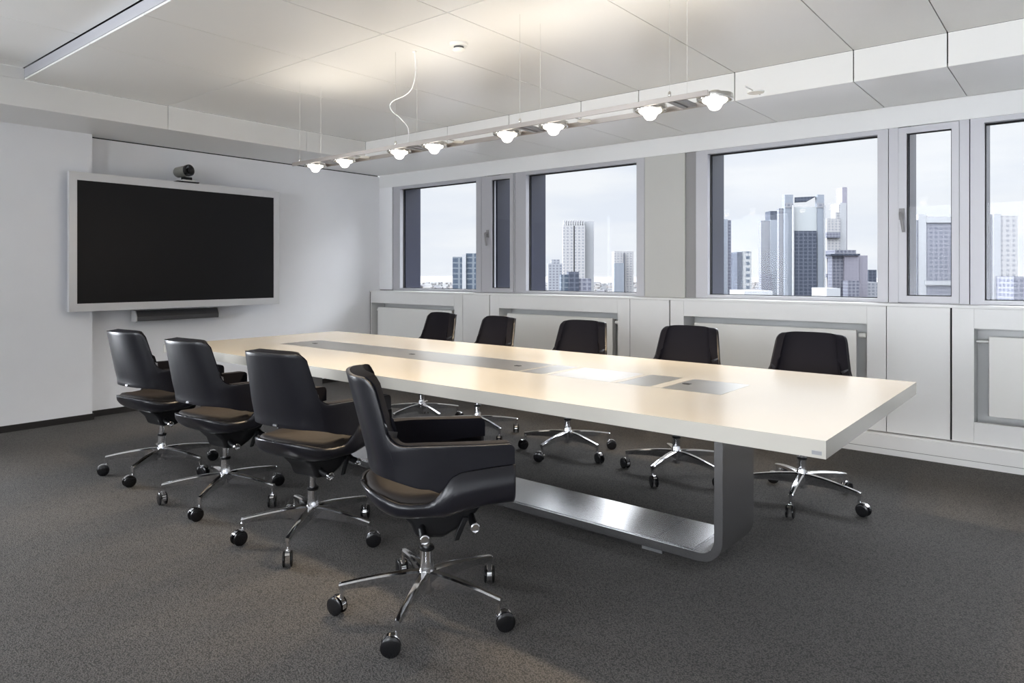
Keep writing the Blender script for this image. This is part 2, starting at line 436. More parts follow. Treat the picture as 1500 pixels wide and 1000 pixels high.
# ------------------------------------------------------------------ screen
t = thing('presentation_screen', 'large black flat display in a silver frame mounted on the left wall', 'screen', (XP, 3.04, .93)); off = t.location
X0 = -6.40
bm = NB()
ya, yb, za, zb = 2.079, 3.998, .927, 2.080; sa, sb, ta, tb = 2.137, 3.936, .992, 2.014
D = X0-.045
bx(bm, D, X0, ya, sa, za, zb); bx(bm, D, X0, sb, yb, za, zb); bx(bm, D, X0, sa, sb, za, ta); bx(bm, D, X0, sa, sb, tb, zb)
obj('bezel', bm, M_bezel, t, off)
obj('display_glass', box(D+.01, X0-.006, sa, sb, ta, tb), M_screen, t, off)
obj('rear_housing', box(XP+.004, D-.001, ya+.03, yb-.03, za+.03, zb-.05), M_bezel_side, t, off)
obj('mount', box(XL+.004, XP+.003, 2.75, 3.3, 1.25, 1.8), M_black, t, off)

t = thing('speaker_bar', 'dark grey horizontal speaker bar hanging below the black display', 'speaker', (XL, 3.02, .81)); off = t.location
bm = NB(); prism(bm, [(-6.50, .815), (-6.495, .82), (-6.495, .855), (-6.52, .905), (-6.59, .905), (-6.59, .815)][::-1], 2.645, 3.40, 'y')
obj('housing', bm, M_bar, t, off, bevel=.004)
bm = NB(); prism(bm, [(-6.497, .811), (-6.491, .818), (-6.491, .857), (-6.518, .910), (-6.59, .91), (-6.59, .811)], 2.634, 2.6445, 'y'); obj('end_cap', bm, M_bezel, t, off)
bm = NB(); prism(bm, [(-6.497, .811), (-6.491, .818), (-6.491, .857), (-6.518, .910), (-6.59, .91), (-6.59, .811)], 3.4005, 3.411, 'y'); obj('end_cap', bm, M_bezel, t, off)
obj('wall_bracket', box(XL+.001, -6.5905, 2.8, 3.25, .83, .90), M_black, t, off)

t = thing('conference_camera', 'grey cylindrical conference camera standing on top of the display frame', 'camera', (-6.43, 3.05, 2.08)); off = t.location
obj('base_plate', box(-6.50, -6.38, 2.95, 3.15, 2.081, 2.090), M_black, t, off)
obj('foot', box(-6.49, -6.39, 3.0, 3.12, 2.0905, 2.106), M_plastic, t, off, bevel=.004)
obj('neck', box(-6.47, -6.41, 3.02, 3.10, 2.1065, 2.135), M_black, t, off, bevel=.006)
bm = NB(); lathe(bm, [(.040, -.085), (.049, -.07), (.050, .05), (.047, .058)], 28)
bmesh.ops.rotate(bm, cent=(0, 0, 0), matrix=Matrix.Rotation(R(86), 3, 'Y'), verts=bm.verts)
bmesh.ops.rotate(bm, cent=(0, 0, 0), matrix=Matrix.Rotation(R(14), 3, 'Z'), verts=bm.verts)
bmesh.ops.translate(bm, verts=bm.verts, vec=(-6.445, 3.03, 2.185)); body = obj('camera_body', bm, M_camg, t, off, smooth=True)
bm = NB(); lathe(bm, [(.052, .058), (.054, .06), (.054, .085), (.044, .088), (.030, .080), (.022, .078), (.020, .084), (.004, .086)], 28)
bmesh.ops.rotate(bm, cent=(0, 0, 0), matrix=Matrix.Rotation(R(86), 3, 'Y'), verts=bm.verts)
bmesh.ops.rotate(bm, cent=(0, 0, 0), matrix=Matrix.Rotation(R(14), 3, 'Z'), verts=bm.verts)
bmesh.ops.translate(bm, verts=bm.verts, vec=(-6.445, 3.03, 2.185)); obj('lens', bm, M_wheel, t, off, smooth=True)

# smoke detector
t = thing('smoke_detector', 'small round white smoke detector on the ceiling above the table', 'smoke detector', (-2.885, 3.0, ZC)); off = t.location
bm = NB(); lathe(bm, [(.054, -.001), (.054, -.014), (.046, -.020)], 32); obj('base', bm, M_plastic, t, smooth=True)
bm = NB(); lathe(bm, [(.030, -.0205), (.030, -.034)], 24); obj('vent_core', bm, M_seam, t, smooth=True)
bm = NB(); lathe(bm, [(.036, -.0345), (.038, -.040), (.032, -.046), (.012, -.050)], 32); obj('cap', bm, M_plastic, t, smooth=True)

# ------------------------------------------------------------------ table
TX0, TX1, TY0, TY1 = -5.036, -.605, 2.229, 3.696
t = thing('conference_table', 'long white lacquered conference table with steel inlay and U shaped steel base', 'table', (-2.82, 2.96, 0)); off = t.location
IX0, IX1, IY0, IY1 = -4.455, -1.170, 2.786, 3.125
bm = NB()
bx(bm, TX0, TX1, TY0, IY0, .684, .74); bx(bm, TX0, TX1, IY1, TY1, .684, .74)
bx(bm, TX0, IX0, IY0, IY1, .684, .74); bx(bm, IX1, TX1, IY0, IY1, .684, .74)
bx(bm, IX0, IX1, IY0, IY1, .684, .732)
bmesh.ops.remove_doubles(bm, verts=bm.verts, dist=1e-5)
obj('tabletop', bm, M_table, t, off)
def inlay(a, b, m): return obj('inlay_panel', box(a+.001, b-.001, IY0+.002, IY1-.002, .7322, .7402), m, t, off)
def framed(a, b, m):
    p = inlay(a, b, m); return p
inlay(IX0, -2.262, M_inlay)
inlay(-2.250, -2.102, M_inlay)
inlay(-2.068, -1.709, M_inlay2)
inlay(-1.671, -1.502, M_inlay)
inlay(-1.444, IX1, M_inlay)
for a, b in ((-2.262, -2.250), (-2.102, -2.068), (-1.709, -1.671), (-1.502, -1.444)):
    obj('inlay_divider', box(a+.0002, b-.0002, IY0+.002, IY1-.002, .7322, .7404), M_table, t, off)
for gx, gy in ((-4.269, 2.953), (-3.245, 2.953), (-2.39, 2.95), (-1.406, 2.965)):
    obj('cable_outlet', box(gx-.018, gx+.018, gy-.012, gy+.012, .7403, .7425), M_black, t, off, bevel=.001, seg=1)
# U base
LX0, LX1, LT, LR = -4.478, -1.162, .038, .105; z0 = .022
def arc(cx_, cz, r, a0, a1, n=10): return [(cx_+r*math.cos(R(a0+(a1-a0)*i/n)), cz+r*math.sin(R(a0+(a1-a0)*i/n))) for i in range(n+1)]
outer = [(LX0, .6835)] + arc(LX0+LR, z0+LR, LR, 180, 270) + arc(LX1-LR, z0+LR, LR, 270, 360) + [(LX1, .6835)]
ri = LR-LT
inner = [(LX0+LT, .6835)] + arc(LX0+LR, z0+LR, ri, 180, 270) + arc(LX1-LR, z0+LR, ri, 270, 360) + [(LX1-LT, .6835)]
bm = NB(); n = len(outer)
A = [[bm.verts.new((p[0], y, p[1])) for p in L] for y in (IY0, IY1+.012) for L in (outer, inner)]
for i in range(n-1):
    bm.faces.new((A[0][i], A[0][i+1], A[1][i+1], A[1][i])); bm.faces.new((A[2][i], A[3][i], A[3][i+1], A[2][i+1]))
    bm.faces.new((A[0][i], A[2][i], A[2][i+1], A[0][i+1])); bm.faces.new((A[1][i], A[1][i+1], A[3][i+1], A[3][i]))
for i in (0, n-1): bm.faces.new((A[0][i], A[1][i], A[3][i], A[2][i]))
obj('u_base', bm, M_steel, t, off, smooth=True, bevel=.0015, seg=1, angle=30)
for a, b in ((LX0+.16, LX0+.33), (LX0+.332, -1.486), (-1.484, -1.30)):
    obj('base_cover', box(a, b, IY0+.012, IY1, z0+LT+.0003, z0+LT+.004), M_steel, t, off)
for a in (LX0+.22, -1.55):
    for y in (IY0+.02, IY1-.07): obj('levelling_foot', box(a, a+.10, y, y+.05, 0.0005, .0215), M_badge, t, off)
obj('maker_badge', box(-.646, -.617, TY0-.0018, TY0, .694, .706), M_badge, t, off)

# ------------------------------------------------------------------ pendant light
t = thing('pendant_light', 'long nickel twin rail pendant with eight lit glass lamp heads above the table', 'pendant light', (-2.79, 2.955, 2.03)); off = t.location
YA, YB = 2.868, 3.046
obj('rail', box(-4.42, -1.262, YA-.005, YA+.005, 2.018, 2.042), M_rail, t, off, bevel=.001, seg=1)
obj('rail', box(-4.42, -1.262, YB-.005, YB+.005, 2.018, 2.042), M_rail, t, off, bevel=.001, seg=1)
def lamp_head():
    h = bpy.data.objects.new('lamp_head', None); C.objects.link(h); h.parent = t
    bm = NB()
    pr = [(.072, .012), (.078, .012), (.080, .0), (.078, -.012), (.072, -.012)]
    rings = [[bm.verts.new((r*math.cos(2*PI*i/36), r*math.sin(2*PI*i/36), z)) for i in range(36)] for r, z in pr]
    for k in range(5):
        a, b = rings[k], rings[(k+1) % 5]
        for i in range(36): bm.faces.new((a[i], a[(i+1) % 36], b[(i+1) % 36], b[i]))
    obj('ring', bm, M_lampm, h, smooth=True)
    bm = NB(); lathe(bm, [(.052, -.010), (.055, -.013), (.049, -.019), (.036, -.026), (.030, -.036), (.025, -.046), (.016, -.053), (.004, -.056)], 32)
    obj('lens', bm, M_bulb, h, smooth=True)
    bm = NB(); lathe(bm, [(.060, -.0095), (.060, .004), (.030, .022), (.024, .030)], 32); obj('reflector', bm, M_lampm, h, smooth=True)
    for a in (30, 150, 270):
        c, s = math.cos(R(a)), math.sin(R(a)); bm = NB(); tube(bm, [(.056*c, .056*s, 0), (.0745*c, .0745*s, 0)], .004, 8); obj('pin', bm, M_lampm, h, smooth=True)
    for y in (-.080, .080): obj('clip', box(-.012, .012, y-.005, y+.004, -.008, .010), M_lampm, h)
    return h
heads = [-4.27, -3.93, -3.367, -3.05, -2.472, -2.155, -1.589, -1.269]
h0 = lamp_head()
for i, x in enumerate(heads):
    h = h0 if i == 0 else copy_tree(h0, t)
    h.location = Vector((x, 2.957, 2.026))-Vector(off)
for i in range(4):
    xm = (heads[2*i]+heads[2*i+1])/2
    bm = NB()
    bx(bm, xm-.035, xm-.008, YA+.006, YB-.006, 2.020, 2.036); bx(bm, xm+.008, xm+.035, YA+.006, YB-.006, 2.020, 2.036)
    tube(bm, [(xm, YA, 2.028), (xm, YB, 2.028)], .005, 8)
    obj('cross_brace', bm, M_badge, t, off, bevel=.003)
    bm = NB(); lathe(bm, [(.004, .0), (.034, .002), (.036, .008), (.030, .010)], 24, (heads[2*i+1]+.17, 2.99, 2.024)); obj('reflector_dish', bm, M_glow if i < 0 else M_plastic, t, off, smooth=True)
    bm = NB(); tube(bm, [(heads[2*i+1]+.17, YA+.005, 2.030), (heads[2*i+1]+.17, YB-.005, 2.030)], .003, 8); obj('dish_rod', bm, M_lampm, t, off, smooth=True)
wires = [(-4.33, YA), (-4.33, YB), (-3.30, YA), (-3.30, YB), (-2.31, YA), (-2.31, YB), (-1.444, YA), (-1.444, YB)]
for x, y in wires:
    bm = NB(); tube(bm, [(x, y, 2.042), (x, y, ZC-.0005)], .0007, 6); obj('suspension_wire', bm, M_wire, t, off)
    bm = NB(); lathe(bm, [(.006, 2.0425), (.007, 2.045), (.007, 2.060), (.003, 2.066)], 12, (x, y, 0)); obj('wire_clamp', bm, M_lampm, t, off, smooth=True)
cb = [(-3.200, 2.935, ZC-.001), (-3.188, 2.93, 2.53), (-3.191, 2.93, 2.46), (-3.222, 2.93, 2.389), (-3.291, 2.93, 2.356), (-3.385, 2.93, 2.343), (-3.425, 2.93, 2.320), (-3.405, 2.93, 2.277), (-3.317, 2.925, 2.216), (-3.24, 2.91, 2.154), (-3.20, 2.885, 2.10), (-3.190, 2.87, 2.043)]
def catmull(P, n=6):
    P = [Vector(p) for p in P]; out = []
    for i in range(len(P)-1):
        p0, p1, p2, p3 = P[max(i-1, 0)], P[i], P[i+1], P[min(i+2, len(P)-1)]
        for k in range(n):
            s = k/n; out.append(.5*((2*p1)+(p2-p0)*s+(2*p0-5*p1+4*p2-p3)*s*s+(3*p1-3*p2+p3-p0)*s**3))
    return out+[P[-1]]
bm = NB(); tube(bm, catmull(cb), .0028, 8); obj('power_cable', bm, M_cable, t, off, smooth=True)
bm = NB(); lathe(bm, [(.010, -.012), (.014, -.004), (.014, -.0005)], 16, (-3.200, 2.935, ZC)); obj('cable_rose', bm, M_plastic, t, off, smooth=True)
def lamp(x, y, z, power, col=(1, .80, .58), r=.035, spot=None, up=False, blend=.6):
    ld = bpy.data.lights.new('lamp_light', 'SPOT' if spot else 'POINT'); ld.energy = power; ld.color = col; ld.shadow_soft_size = r
    if spot: ld.spot_size = R(spot); ld.spot_blend = blend
    lo = bpy.data.objects.new('lamp_light', ld); C.objects.link(lo); lo.location = Vector((x, y, z))-Vector(off); lo.parent = t
    if up: lo.rotation_euler = (PI, 0, 0)
    return lo
for x in heads:
    lo = lamp(x, 2.957, 1.955, 44, r=.03, col=(1, .77, .50))
    ld = lo.data; ld.use_nodes = True; ln = ld.node_tree          # batwing distribution of the pressed glass lens
    em = ln.nodes['Emission']; tcn = ln.nodes.new('ShaderNodeTexCoord'); sx = ln.nodes.new('ShaderNodeSeparateXYZ')
    ln.links.new(tcn.outputs['Normal'], sx.inputs[0])
    rp = ln.nodes.new('ShaderNodeValToRGB'); mrn = ln.nodes.new('ShaderNodeMapRange')
    mrn.inputs['From Min'].default_value = 1; mrn.inputs['From Max'].default_value = -1
    ln.links.new(sx.outputs['Z'], mrn.inputs['Value']); ln.links.new(mrn.outputs[0], rp.inputs['Fac'])
    # Fac 0 = upward, 1 = straight down
    E_ = rp.color_ramp.elements; E_[0].position = .50; E_[0].color = (0, 0, 0, 1); E_[1].position = 1; E_[1].color = (.13, .13, .13, 1)
    for p_, v_ in ((.62, .04), (.76, .10), (.825, .28), (.865, 1.0), (.905, 1.1), (.94, .45), (.965, .18)):
        e_ = E_.new(p_); e_.color = (v_, v_, v_, 1)
    ln.links.new(rp.outputs['Color'], em.inputs['Strength'])
    lamp(x, 2.957, 2.075, 4.8, spot=150, up=True, blend=1, r=.05, col=(1, .90, .76))

# ------------------------------------------------------------------ chair
def make_chair():
    root = thing('conference_chair', 'x', 'chair')
    # plan curve of the upper shell, from the back centre (t=0) to the arm front
    half = catmull([(0, -.218, 0), (.06, -.216, 0), (.12, -.208, 0), (.17, -.192, 0), (.208, -.166, 0), (.232, -.130, 0), (.244, -.088, 0), (.250, -.045, 0), (.253, .02, 0), (.254, .10, 0), (.253, .18, 0), (.250, .268, 0)], 8)
    L = [0]
    for a, b in zip(half, half[1:]): L.append(L[-1]+(b-a).length)
    def plan(s):
        for i in range(len(L)-1):
            if s <= L[i+1]+1e-9:
                k = (s-L[i])/(L[i+1]-L[i]); return half[i].lerp(half[i+1], max(0, min(1, k)))
        return half[-1]
    LT_ = L[-1]
    def s_at_y(y):
        for i in range(len(half)-1):
            if half[i].y <= y <= half[i+1].y and half[i].x > .05: return L[i]
        return LT_
    s1 = s_at_y(-.142)          # side edge of the tall back
    def smooth(a, b, v):
        k = max(0, min(1, (v-a)/(b-a))); return k*k*(3-2*k)
    ZB, ZA = .895, .668
    def ztop(s, e=0):
        r = .045; S1 = s1-e
        if s < S1-r: z = ZB
        elif s <= S1:
            q = s-(S1-r); z = ZB-(r-math.sqrt(max(0, r*r-q*q)))
        else:
            r2 = .05; q = s-S1
            if q < r2: z = ZA+(r2-math.sqrt(max(0, r2*r2-(r2-q)**2)))
            else:
                z = ZA-.010*smooth(.25, LT_, s)
                fr = .022
                if s > LT_-fr: q = s-(LT_-fr); z -= fr-math.sqrt(max(0, fr*fr-q*q))
        return z-e*.4
    def zbot(s, y):
        if y < -.03: return .560-.036*smooth(-.20, -.03, y)
        pts = [(-.03, .524), (.008, .508), (.026, .532), (.046, .560), (.079, .574), (.16, .582), (.30, .590)]
        for a, b in zip(pts, pts[1:]):
            if y <= b[0]: return a[1]+(b[1]-a[1])*(y-a[0])/(b[0]-a[0])
        return pts[-1][1]
    ss = []
    s = 0
    while s < LT_: 
        ss.append(s); d = .012
        if abs(s-s1) < .055: d = .004
        if s > LT_-.03: d = .003
        s += d
    ss.append(LT_)
    # double column at the vertical step
    ss = sorted(set(ss+[s1, s1+.0008]))
    NV = 18
    def pos(s, z, sgn, inset=0):
        p = plan(s); q = plan(min(s+.004, LT_)); q0 = plan(max(s-.004, 0)); tdir = (q-q0).normalized()
        nrm = Vector((-tdir.y, tdir.x, 0))         # points inward (towards the sitter)
        p = p+nrm*inset
        w = 1-smooth(-.14, -.03, p.y+inset*.3)
        y = p.y-(.25*(z-.60) if z > .60 else .12*(z-.60))*w
        x = p.x*(1-.155*max(0, (z-.655)/.24)*w)
        return Vector((x*sgn, y, z))
    def shell(inset, e):
        bm = NB(); cols = []
        for sgn in (-1, 1):
            rng = ss if sgn == 1 else list(reversed(ss))[:-1]
            for s in rng:
                if s > LT_-e*.0: pass
                zt = ztop(s, e); zb_ = zbot(s, plan(s).y)+e*.5
                cols.append([bm.verts.new(pos(s, zb_+(zt-zb_)*(k/NV), sgn, inset)) for k in range(NV+1)])
        for a, b in zip(cols, cols[1:]):
            for k in range(NV): bm.faces.new((a[k], b[k], b[k+1], a[k+1]))
        return bm
    def thick(bm, th):
        """solid of given thickness with inward offset, built from grid normals"""
        bmesh.ops.recalc_face_normals(bm, faces=bm.faces)
        bm.normal_update()
        # make sure normals point outward (away from the sitter)
        c = Vector((0, .15, .6)); f = min(bm.faces, key=lambda q: q.calc_center_median().y)
        if f.normal.dot(f.calc_center_median()-c) < 0:
            bmesh.ops.reverse_faces(bm, faces=bm.faces)
        return bm
    bm = thick(shell(0, 0), 0)
    o = obj('backrest_shell', bm, M_leather, root, smooth=True, angle=180, solid=.014, bevel=0)
    k = o.modifiers.new('edge', 'BEVEL'); k.width = .003; k.segments = 2; k.limit_method = 'ANGLE'; k.angle_limit = R(60)
    bm = thick(shell(.0155, -.004), 0)
    o = obj('back_cushion', bm, [M_fabric], root, smooth=True, angle=180, solid=.046, bevel=0)
    k = o.modifiers.new('edge', 'BEVEL'); k.width = .016; k.segments = 4; k.limit_method = 'ANGLE'; k.angle_limit = R(60)
    # lower shell that cups the seat and rises into the arm fronts
    ys = [-.240, -.2395, -.238, -.234, -.227, -.216, -.20, -.185, -.16, -.13, -.09, -.05, -.03, -.01, .008, .026, .046, .063, .079, .12, .16, .20, .24, .262, .271]
    def W(y):
        if y < -.03:
            q = min(1, (-.03-y)/.210); return .001+.235*(max(0, 1-q**2.8))**.5
        return .236+.019*smooth(-.03, .03, y)-.003*smooth(.12, .27, y)
    def Sz(y):
        if y < -.03: return .470+.030*(1-smooth(-.24, -.10, y))
        pts = [(-.03, .470), (-.01, .482), (.008, .5055), (.026, .529), (.046, .557), (.079, .571), (.16, .579), (.30, .587)]
        for a, b in zip(pts, pts[1:]):
            if y <= b[0]: return a[1]+(b[1]-a[1])*(y-a[0])/(b[0]-a[0])
        return pts[-1][1]
    def Bz(y):
        b_ = .398+.040*smooth(-.06, .22, y)
        if y < -.03: q = min(1, (-.03-y)/.210); b_ += (.498-b_)*(q**4)
        return b_
    bm = NB(); cols = []; NU = 32
    for y in ys:
        col = []
        for i in range(NU+1):
            a = -PI/2+PI*i/NU
            ex = .58-.30*smooth(-.05, .05, y)
            x = W(y)*math.copysign(abs(math.sin(a))**ex, math.sin(a)); z = Bz(y)+(Sz(y)-Bz(y))*(1-abs(math.cos(a))**ex)
            yy = y-.0*(z)
            col.append(bm.verts.new((x, yy, z)))
        cols.append(col)
    for a, b in zip(cols, cols[1:]):
        for i in range(NU): bm.faces.new((a[i], a[i+1], b[i+1], b[i]))
    bmesh.ops.recalc_face_normals(bm, faces=bm.faces); bm.normal_update()
    f = min(bm.faces, key=lambda q: q.calc_center_median().z)
    if f.normal.z > 0: bmesh.ops.reverse_faces(bm, faces=bm.faces)
    obj('seat_shell', bm, M_leather, root, smooth=True, angle=180, solid=.014)
    root.children[-1] if False else None
    # front panels of the arms (inside lining below the padding)
    # seat cushion
    bm = NB(); rings = []; N = 48
    for r, z in ((.02, .4965), (.35, .4955), (.65, .4945), (.85, .490), (.94, .482), (.985, .470), (1.0, .458), (.985, .446), (.9, .436), (.5, .43), (.02, .43)):
        ring = []
        for i in range(N):
            a = 2*PI*i/N; c, s = math.cos(a), math.sin(a)
            x = .219*math.copysign(abs(c)**.62, c)*r; y = .020+.244*math.copysign(abs(s)**.62, s)*r
            if y < 0: x *= 1-.5*(y/.224)**2*.35
            zz = z-.002+.014*(abs(x)/.222)**2-.02*smooth(.15, .26, y)+.028*(1-smooth(-.23, -.08, y))
            ring.append(bm.verts.new((x, y, zz)))
        rings.append(ring)
    for a, b in zip(rings, rings[1:]):
        for i in range(N): bm.faces.new((a[i], a[(i+1) % N], b[(i+1) % N], b[i]))
    bm.faces.new(rings[0]); bm.faces.new(list(reversed(rings[-1])))
    obj('seat', bm, M_seatf, root, smooth=True, angle=180)
    # badge at the lower rear edge of the back
    bm = box(-.012, .012, -.222, -.210, .566, .574); obj('badge', bm, M_badge, root)
    # mechanism
    bm = NB(); prism(bm, [(-.12, .400), (-.07, .35), (-.050, .30), (.045, .292), (.10, .318), (.17, .37), (.20, .405)], -.085, .085, 'x')
    obj('mechanism', bm, M_black, root, bevel=.018, seg=3, smooth=True)
    for y, z in ((-.03, .318), (.150, .342)):
        bm = NB(); tube(bm, [(.06, y, z+.03), (.105, y, z+.008), (.15, y, z)], [.014, .014, .015], 12)
        lv = obj('lever', bm, M_black, root, smooth=True)
        bm = NB()
        lathe(bm, [(.0165, .140), (.0175, .143), (.0175, .152), (.014, .154), (.009, .1525)], 20, (0, y, z), 'x')
        obj('end_ring', bm, M_chrome, lv, smooth=True)
    bm = NB(); prism(bm, [(.115, .37), (.135, .37), (.115, .325), (.100, .29), (.080, .288), (.090, .32)], .10, .112, 'x'); obj('paddle', bm, M_black, root, bevel=.003)
    # gas lift and column
    bm = NB(); lathe(bm, [(.0145, .20), (.0145, .31)], 24); obj('gas_lift', bm, M_chrome, root, smooth=True)
    bm = NB(); lathe(bm, [(.0255, .226), (.027, .229), (.027, .236), (.024, .239)], 24); obj('collar', bm, M_black, root, smooth=True)
    bm = NB(); lathe(bm, [(.020, .068), (.027, .073), (.029, .09), (.030, .15), (.0255, .165), (.0235, .19), (.0235, .2265)], 28); obj('column', bm, M_chrome, root, smooth=True)
    # star base legs
    bm = NB(); rings = []
    for x, zt, hgt, w in ((.018, .153, .060, .038), (.06, .152, .056, .036), (.12, .148, .048, .033), (.18, .141, .040, .030), (.24, .132, .033, .027), (.29, .123, .028, .025), (.312, .119, .027, .024), (.318, .117, .023, .020)):
        h = w/2
        sec = [(-h, zt-.006), (-h*.62, zt-.0005), (0, zt), (h*.62, zt-.0005), (h, zt-.006), (h*.72, zt-hgt*.6), (h*.42, zt-hgt), (-h*.42, zt-hgt), (-h*.72, zt-hgt*.6)]
        rings.append([bm.verts.new((x, a, b)) for a, b in sec])
    m_ = len(rings[0])
    for a, b in zip(rings, rings[1:]):
        for i in range(m_): bm.faces.new((a[i], a[(i+1) % m_], b[(i+1) % m_], b[i]))
    bm.faces.new(rings[0]); bm.faces.new(list(reversed(rings[-1])))
    leg = obj('leg', bm, M_chrome, root, smooth=True, angle=32)
    # caster: stem, chrome hood, twin black wheels. origin at the stem; wheels trail along +x
    bm = NB(); tube(bm, [(0, 0, .100), (0, 0, .052)], .0075, 12)
    bx(bm, -.006, .034, -.0045, .0045, .030, .056)
    rr = .0345
    pr = arc(.022, .0335, .0362, 40, 190, 12)+arc(.022, .0335, .030, 190, 40, 12)
    A_ = [bm.verts.new((p[0], -.0095, p[1])) for p in pr]; B_ = [bm.verts.new((p[0], .0095, p[1])) for p in pr]
    q = len(pr)
    for i in range(q): bm.faces.new((A_[i], A_[(i+1) % q], B_[(i+1) % q], B_[i]))
    for i in range(12):
        bm.faces.new((A_[i], A_[i+1], A_[q-2-i], A_[q-1-i])); bm.faces.new((B_[i], B_[q-1-i], B_[q-2-i], B_[i+1]))
    cs = obj('caster', bm, M_chrome, root, smooth=True, angle=35)
    for y in (-.0215, .0105):
        bm = NB(); lathe(bm, [(.004, 0), (.022, .0), (.029, .0015), (.0335, .004), (.0335, .008), (.028, .011), (.006, .011)], 28, (.022, y, .0335), 'y')
        obj('wheel', bm, M_wheel, cs, smooth=True, angle=50)
    legs = [leg]; cas = [cs]
    for k in range(4):
        legs.append(copy_tree(leg, root)); cas.append(copy_tree(cs, root))
    return root
ch0 = make_chair()
def swap_black(o): pass
def set_chair(root, x, y, face, star, seed, label, group=None):
    root.location = (x, y, 0); root.rotation_euler = (0, 0, R(face-90)); root['label'] = label
    if group: root['group'] = group
    rnd = random.Random(seed)
    L_ = [c for c in root.children if c.name.startswith('leg')]; K = [c for c in root.children if c.name.startswith('caster')]
    for i, (l, c) in enumerate(zip(L_, K)):
        a = R(star+72*i-(face-90)); l.rotation_euler = (0, 0, a)
        c.location = (.308*math.cos(a), .308*math.sin(a), 0); c.rotation_euler = (0, 0, a+rnd.uniform(-1.3, 1.3) if seed else a)
GL = 'dark conference chairs on the near side of the table'; GR = 'dark conference chairs on the window side of the table'
specs = [
 (-4.485, 1.975, 96, -53, 'navy black swivel conference chair nearest the wall display, near side of the table', GL),
 (-3.648, 1.948, 95, -51, 'navy black swivel conference chair, second from the wall display on the near side', GL),
 (-2.815, 1.935, 98, -54, 'navy black swivel conference chair between the second chair and the large sideways one', GL),
 (-1.880, 1.785, 55, 10.6, 'nearest dark swivel conference chair, turned sideways with its padded arm toward the viewer', GL),
 (-4.30, 4.02, -96, -16, 'dark swivel conference chair behind the table, nearest the corner by the display wall', GR),
 (-3.59, 3.94, -98, -16, 'dark swivel conference chair behind the table, second from the corner', GR),
 (-2.775, 3.975, -86, -16, 'dark swivel conference chair at the middle of the window side', GR),
 (-1.955, 3.975, -86, -18, 'dark swivel conference chair behind the table base, fourth from the corner', GR),
 (-1.200, 3.962, -86, -11, 'dark swivel conference chair at the right end of the window side', GR)]
chairs = [ch0]+[copy_tree(ch0) for _ in specs[1:]]
for i, (c, s) in enumerate(zip(chairs, specs)):
    set_chair(c, s[0], s[1], s[2], s[3], i+3, s[4], s[5])

# ------------------------------------------------------------------ the city outside
FW = Vector((-math.sin(TH), math.cos(TH), 0)); RT = Vector((math.cos(TH), math.sin(TH), 0))
GZ = -95.0
def at(u, dist): return FW*dist+RT*((u-750)/F_PX*dist)
def zat(v, dist): return CAM_H+(399-v)/F_PX*dist
def tower(parent, name, u0, u1, vtop, dist, m, depth=None, vbot=None, rot=0, dd=0):
    a, b = at(u0, dist), at(u1, dist); w = (b-a).length; d = depth or w*.8
    view = ((a+b)/2).normalized(); side = (b-a).normalized(); bk = Vector((-side.y, side.x, 0))
    z0 = GZ if vbot is None else zat(vbot, dist); z1 = zat(vtop, dist)
    cen = (a+b)/2+bk*(d/2+dd)
    bm = box(-w/2, w/2, -d/2, d/2, z0, z1)
    M = Matrix.Translation(cen) @ Matrix.Rotation(math.atan2(side.y, side.x), 4, 'Z')
    o = obj(name, bm, m, None)
    o.parent = parent
    o.matrix_local = (Matrix.Translation(-Vector(parent.location)) @ M) if parent else M
    return o
def bthing(label, u, dist, cat='tower'):
    return thing('tower_block' if cat == 'tower' else 'office_building', label, cat, (*at(u, dist)[:2], GZ))
f_white = facade('facade_white', (.32, .32, .33), (.20, .205, .23), 5, 4, .5)
f_pale = facade('facade_pale', (.27, .28, .31), (.16, .17, .20), 5, 4, .4)
f_glass = facade('facade_glass', (.225, .245, .28), (.185, .205, .24), 9, 4, .15)
f_teal = facade('facade_teal', (.14, .16, .185), (.055, .072, .10), 6, 4, .25)
f_dark = facade('facade_dark', (.082, .092, .12), (.042, .050, .07), 5, 4, .25)
f_mid = facade('facade_mid', (.19, .195, .23), (.10, .107, .14), 4.5, 3.8, .35)
f_grey = facade('facade_grey', (.21, .215, .235), (.115, .125, .155), 4.5, 3.8, .4)
def cmat(name, c, r): return mat(name, tuple(q*CITY for q in c), r, spec=.1)
f_plain = cmat('facade_plain_pale', (.30, .31, .33), .6)
f_blue = cmat('facade_plain_blue', (.14, .16, .22), .5)
f_line = cmat('facade_line', (.085, .09, .11), .6)
f_lav = facade('facade_lavender', (.225, .22, .26), (.195, .19, .23), 4, 4, .4)

b = bthing('teal glass office block with a pale centre strip, seen in the leftmost window', 680, 520, 'office building')
tower(b, 'glass_wing', 663, 677, 376, 520, f_teal, 25); tower(b, 'centre_strip', 677, 682.5, 373, 518, f_plain, 27); tower(b, 'glass_wing', 682.5, 699, 371, 520, f_teal, 25)
b = bthing('tall white tower with a thin dark vertical line and crenellated crown', 848, 900)
tower(b, 'left_shaft', 825, 840.2, 330, 900, f_white); tower(b, 'dark_joint', 840.2, 842, 328, 905, f_line, 8); tower(b, 'right_shaft', 842, 857, 330, 900, f_white); tower(b, 'rear_shaft', 856, 870, 324, 915, f_plain)
for k in range(9): tower(b, 'crown_pier', 826+k*3.5, 827.8+k*3.5, 322.5, 903, f_white, 10, 331)
b = bthing('low pale banded tower left of the crenellated white tower', 814, 1000); tower(b, 'shaft', 803, 825, 386, 1000, f_pale); tower(b, 'roof_block', 808, 820, 380, 1003, f_pale, 20)
b = bthing('dark green glazed low office cluster in front of the crenellated white tower', 840, 600, 'office building')
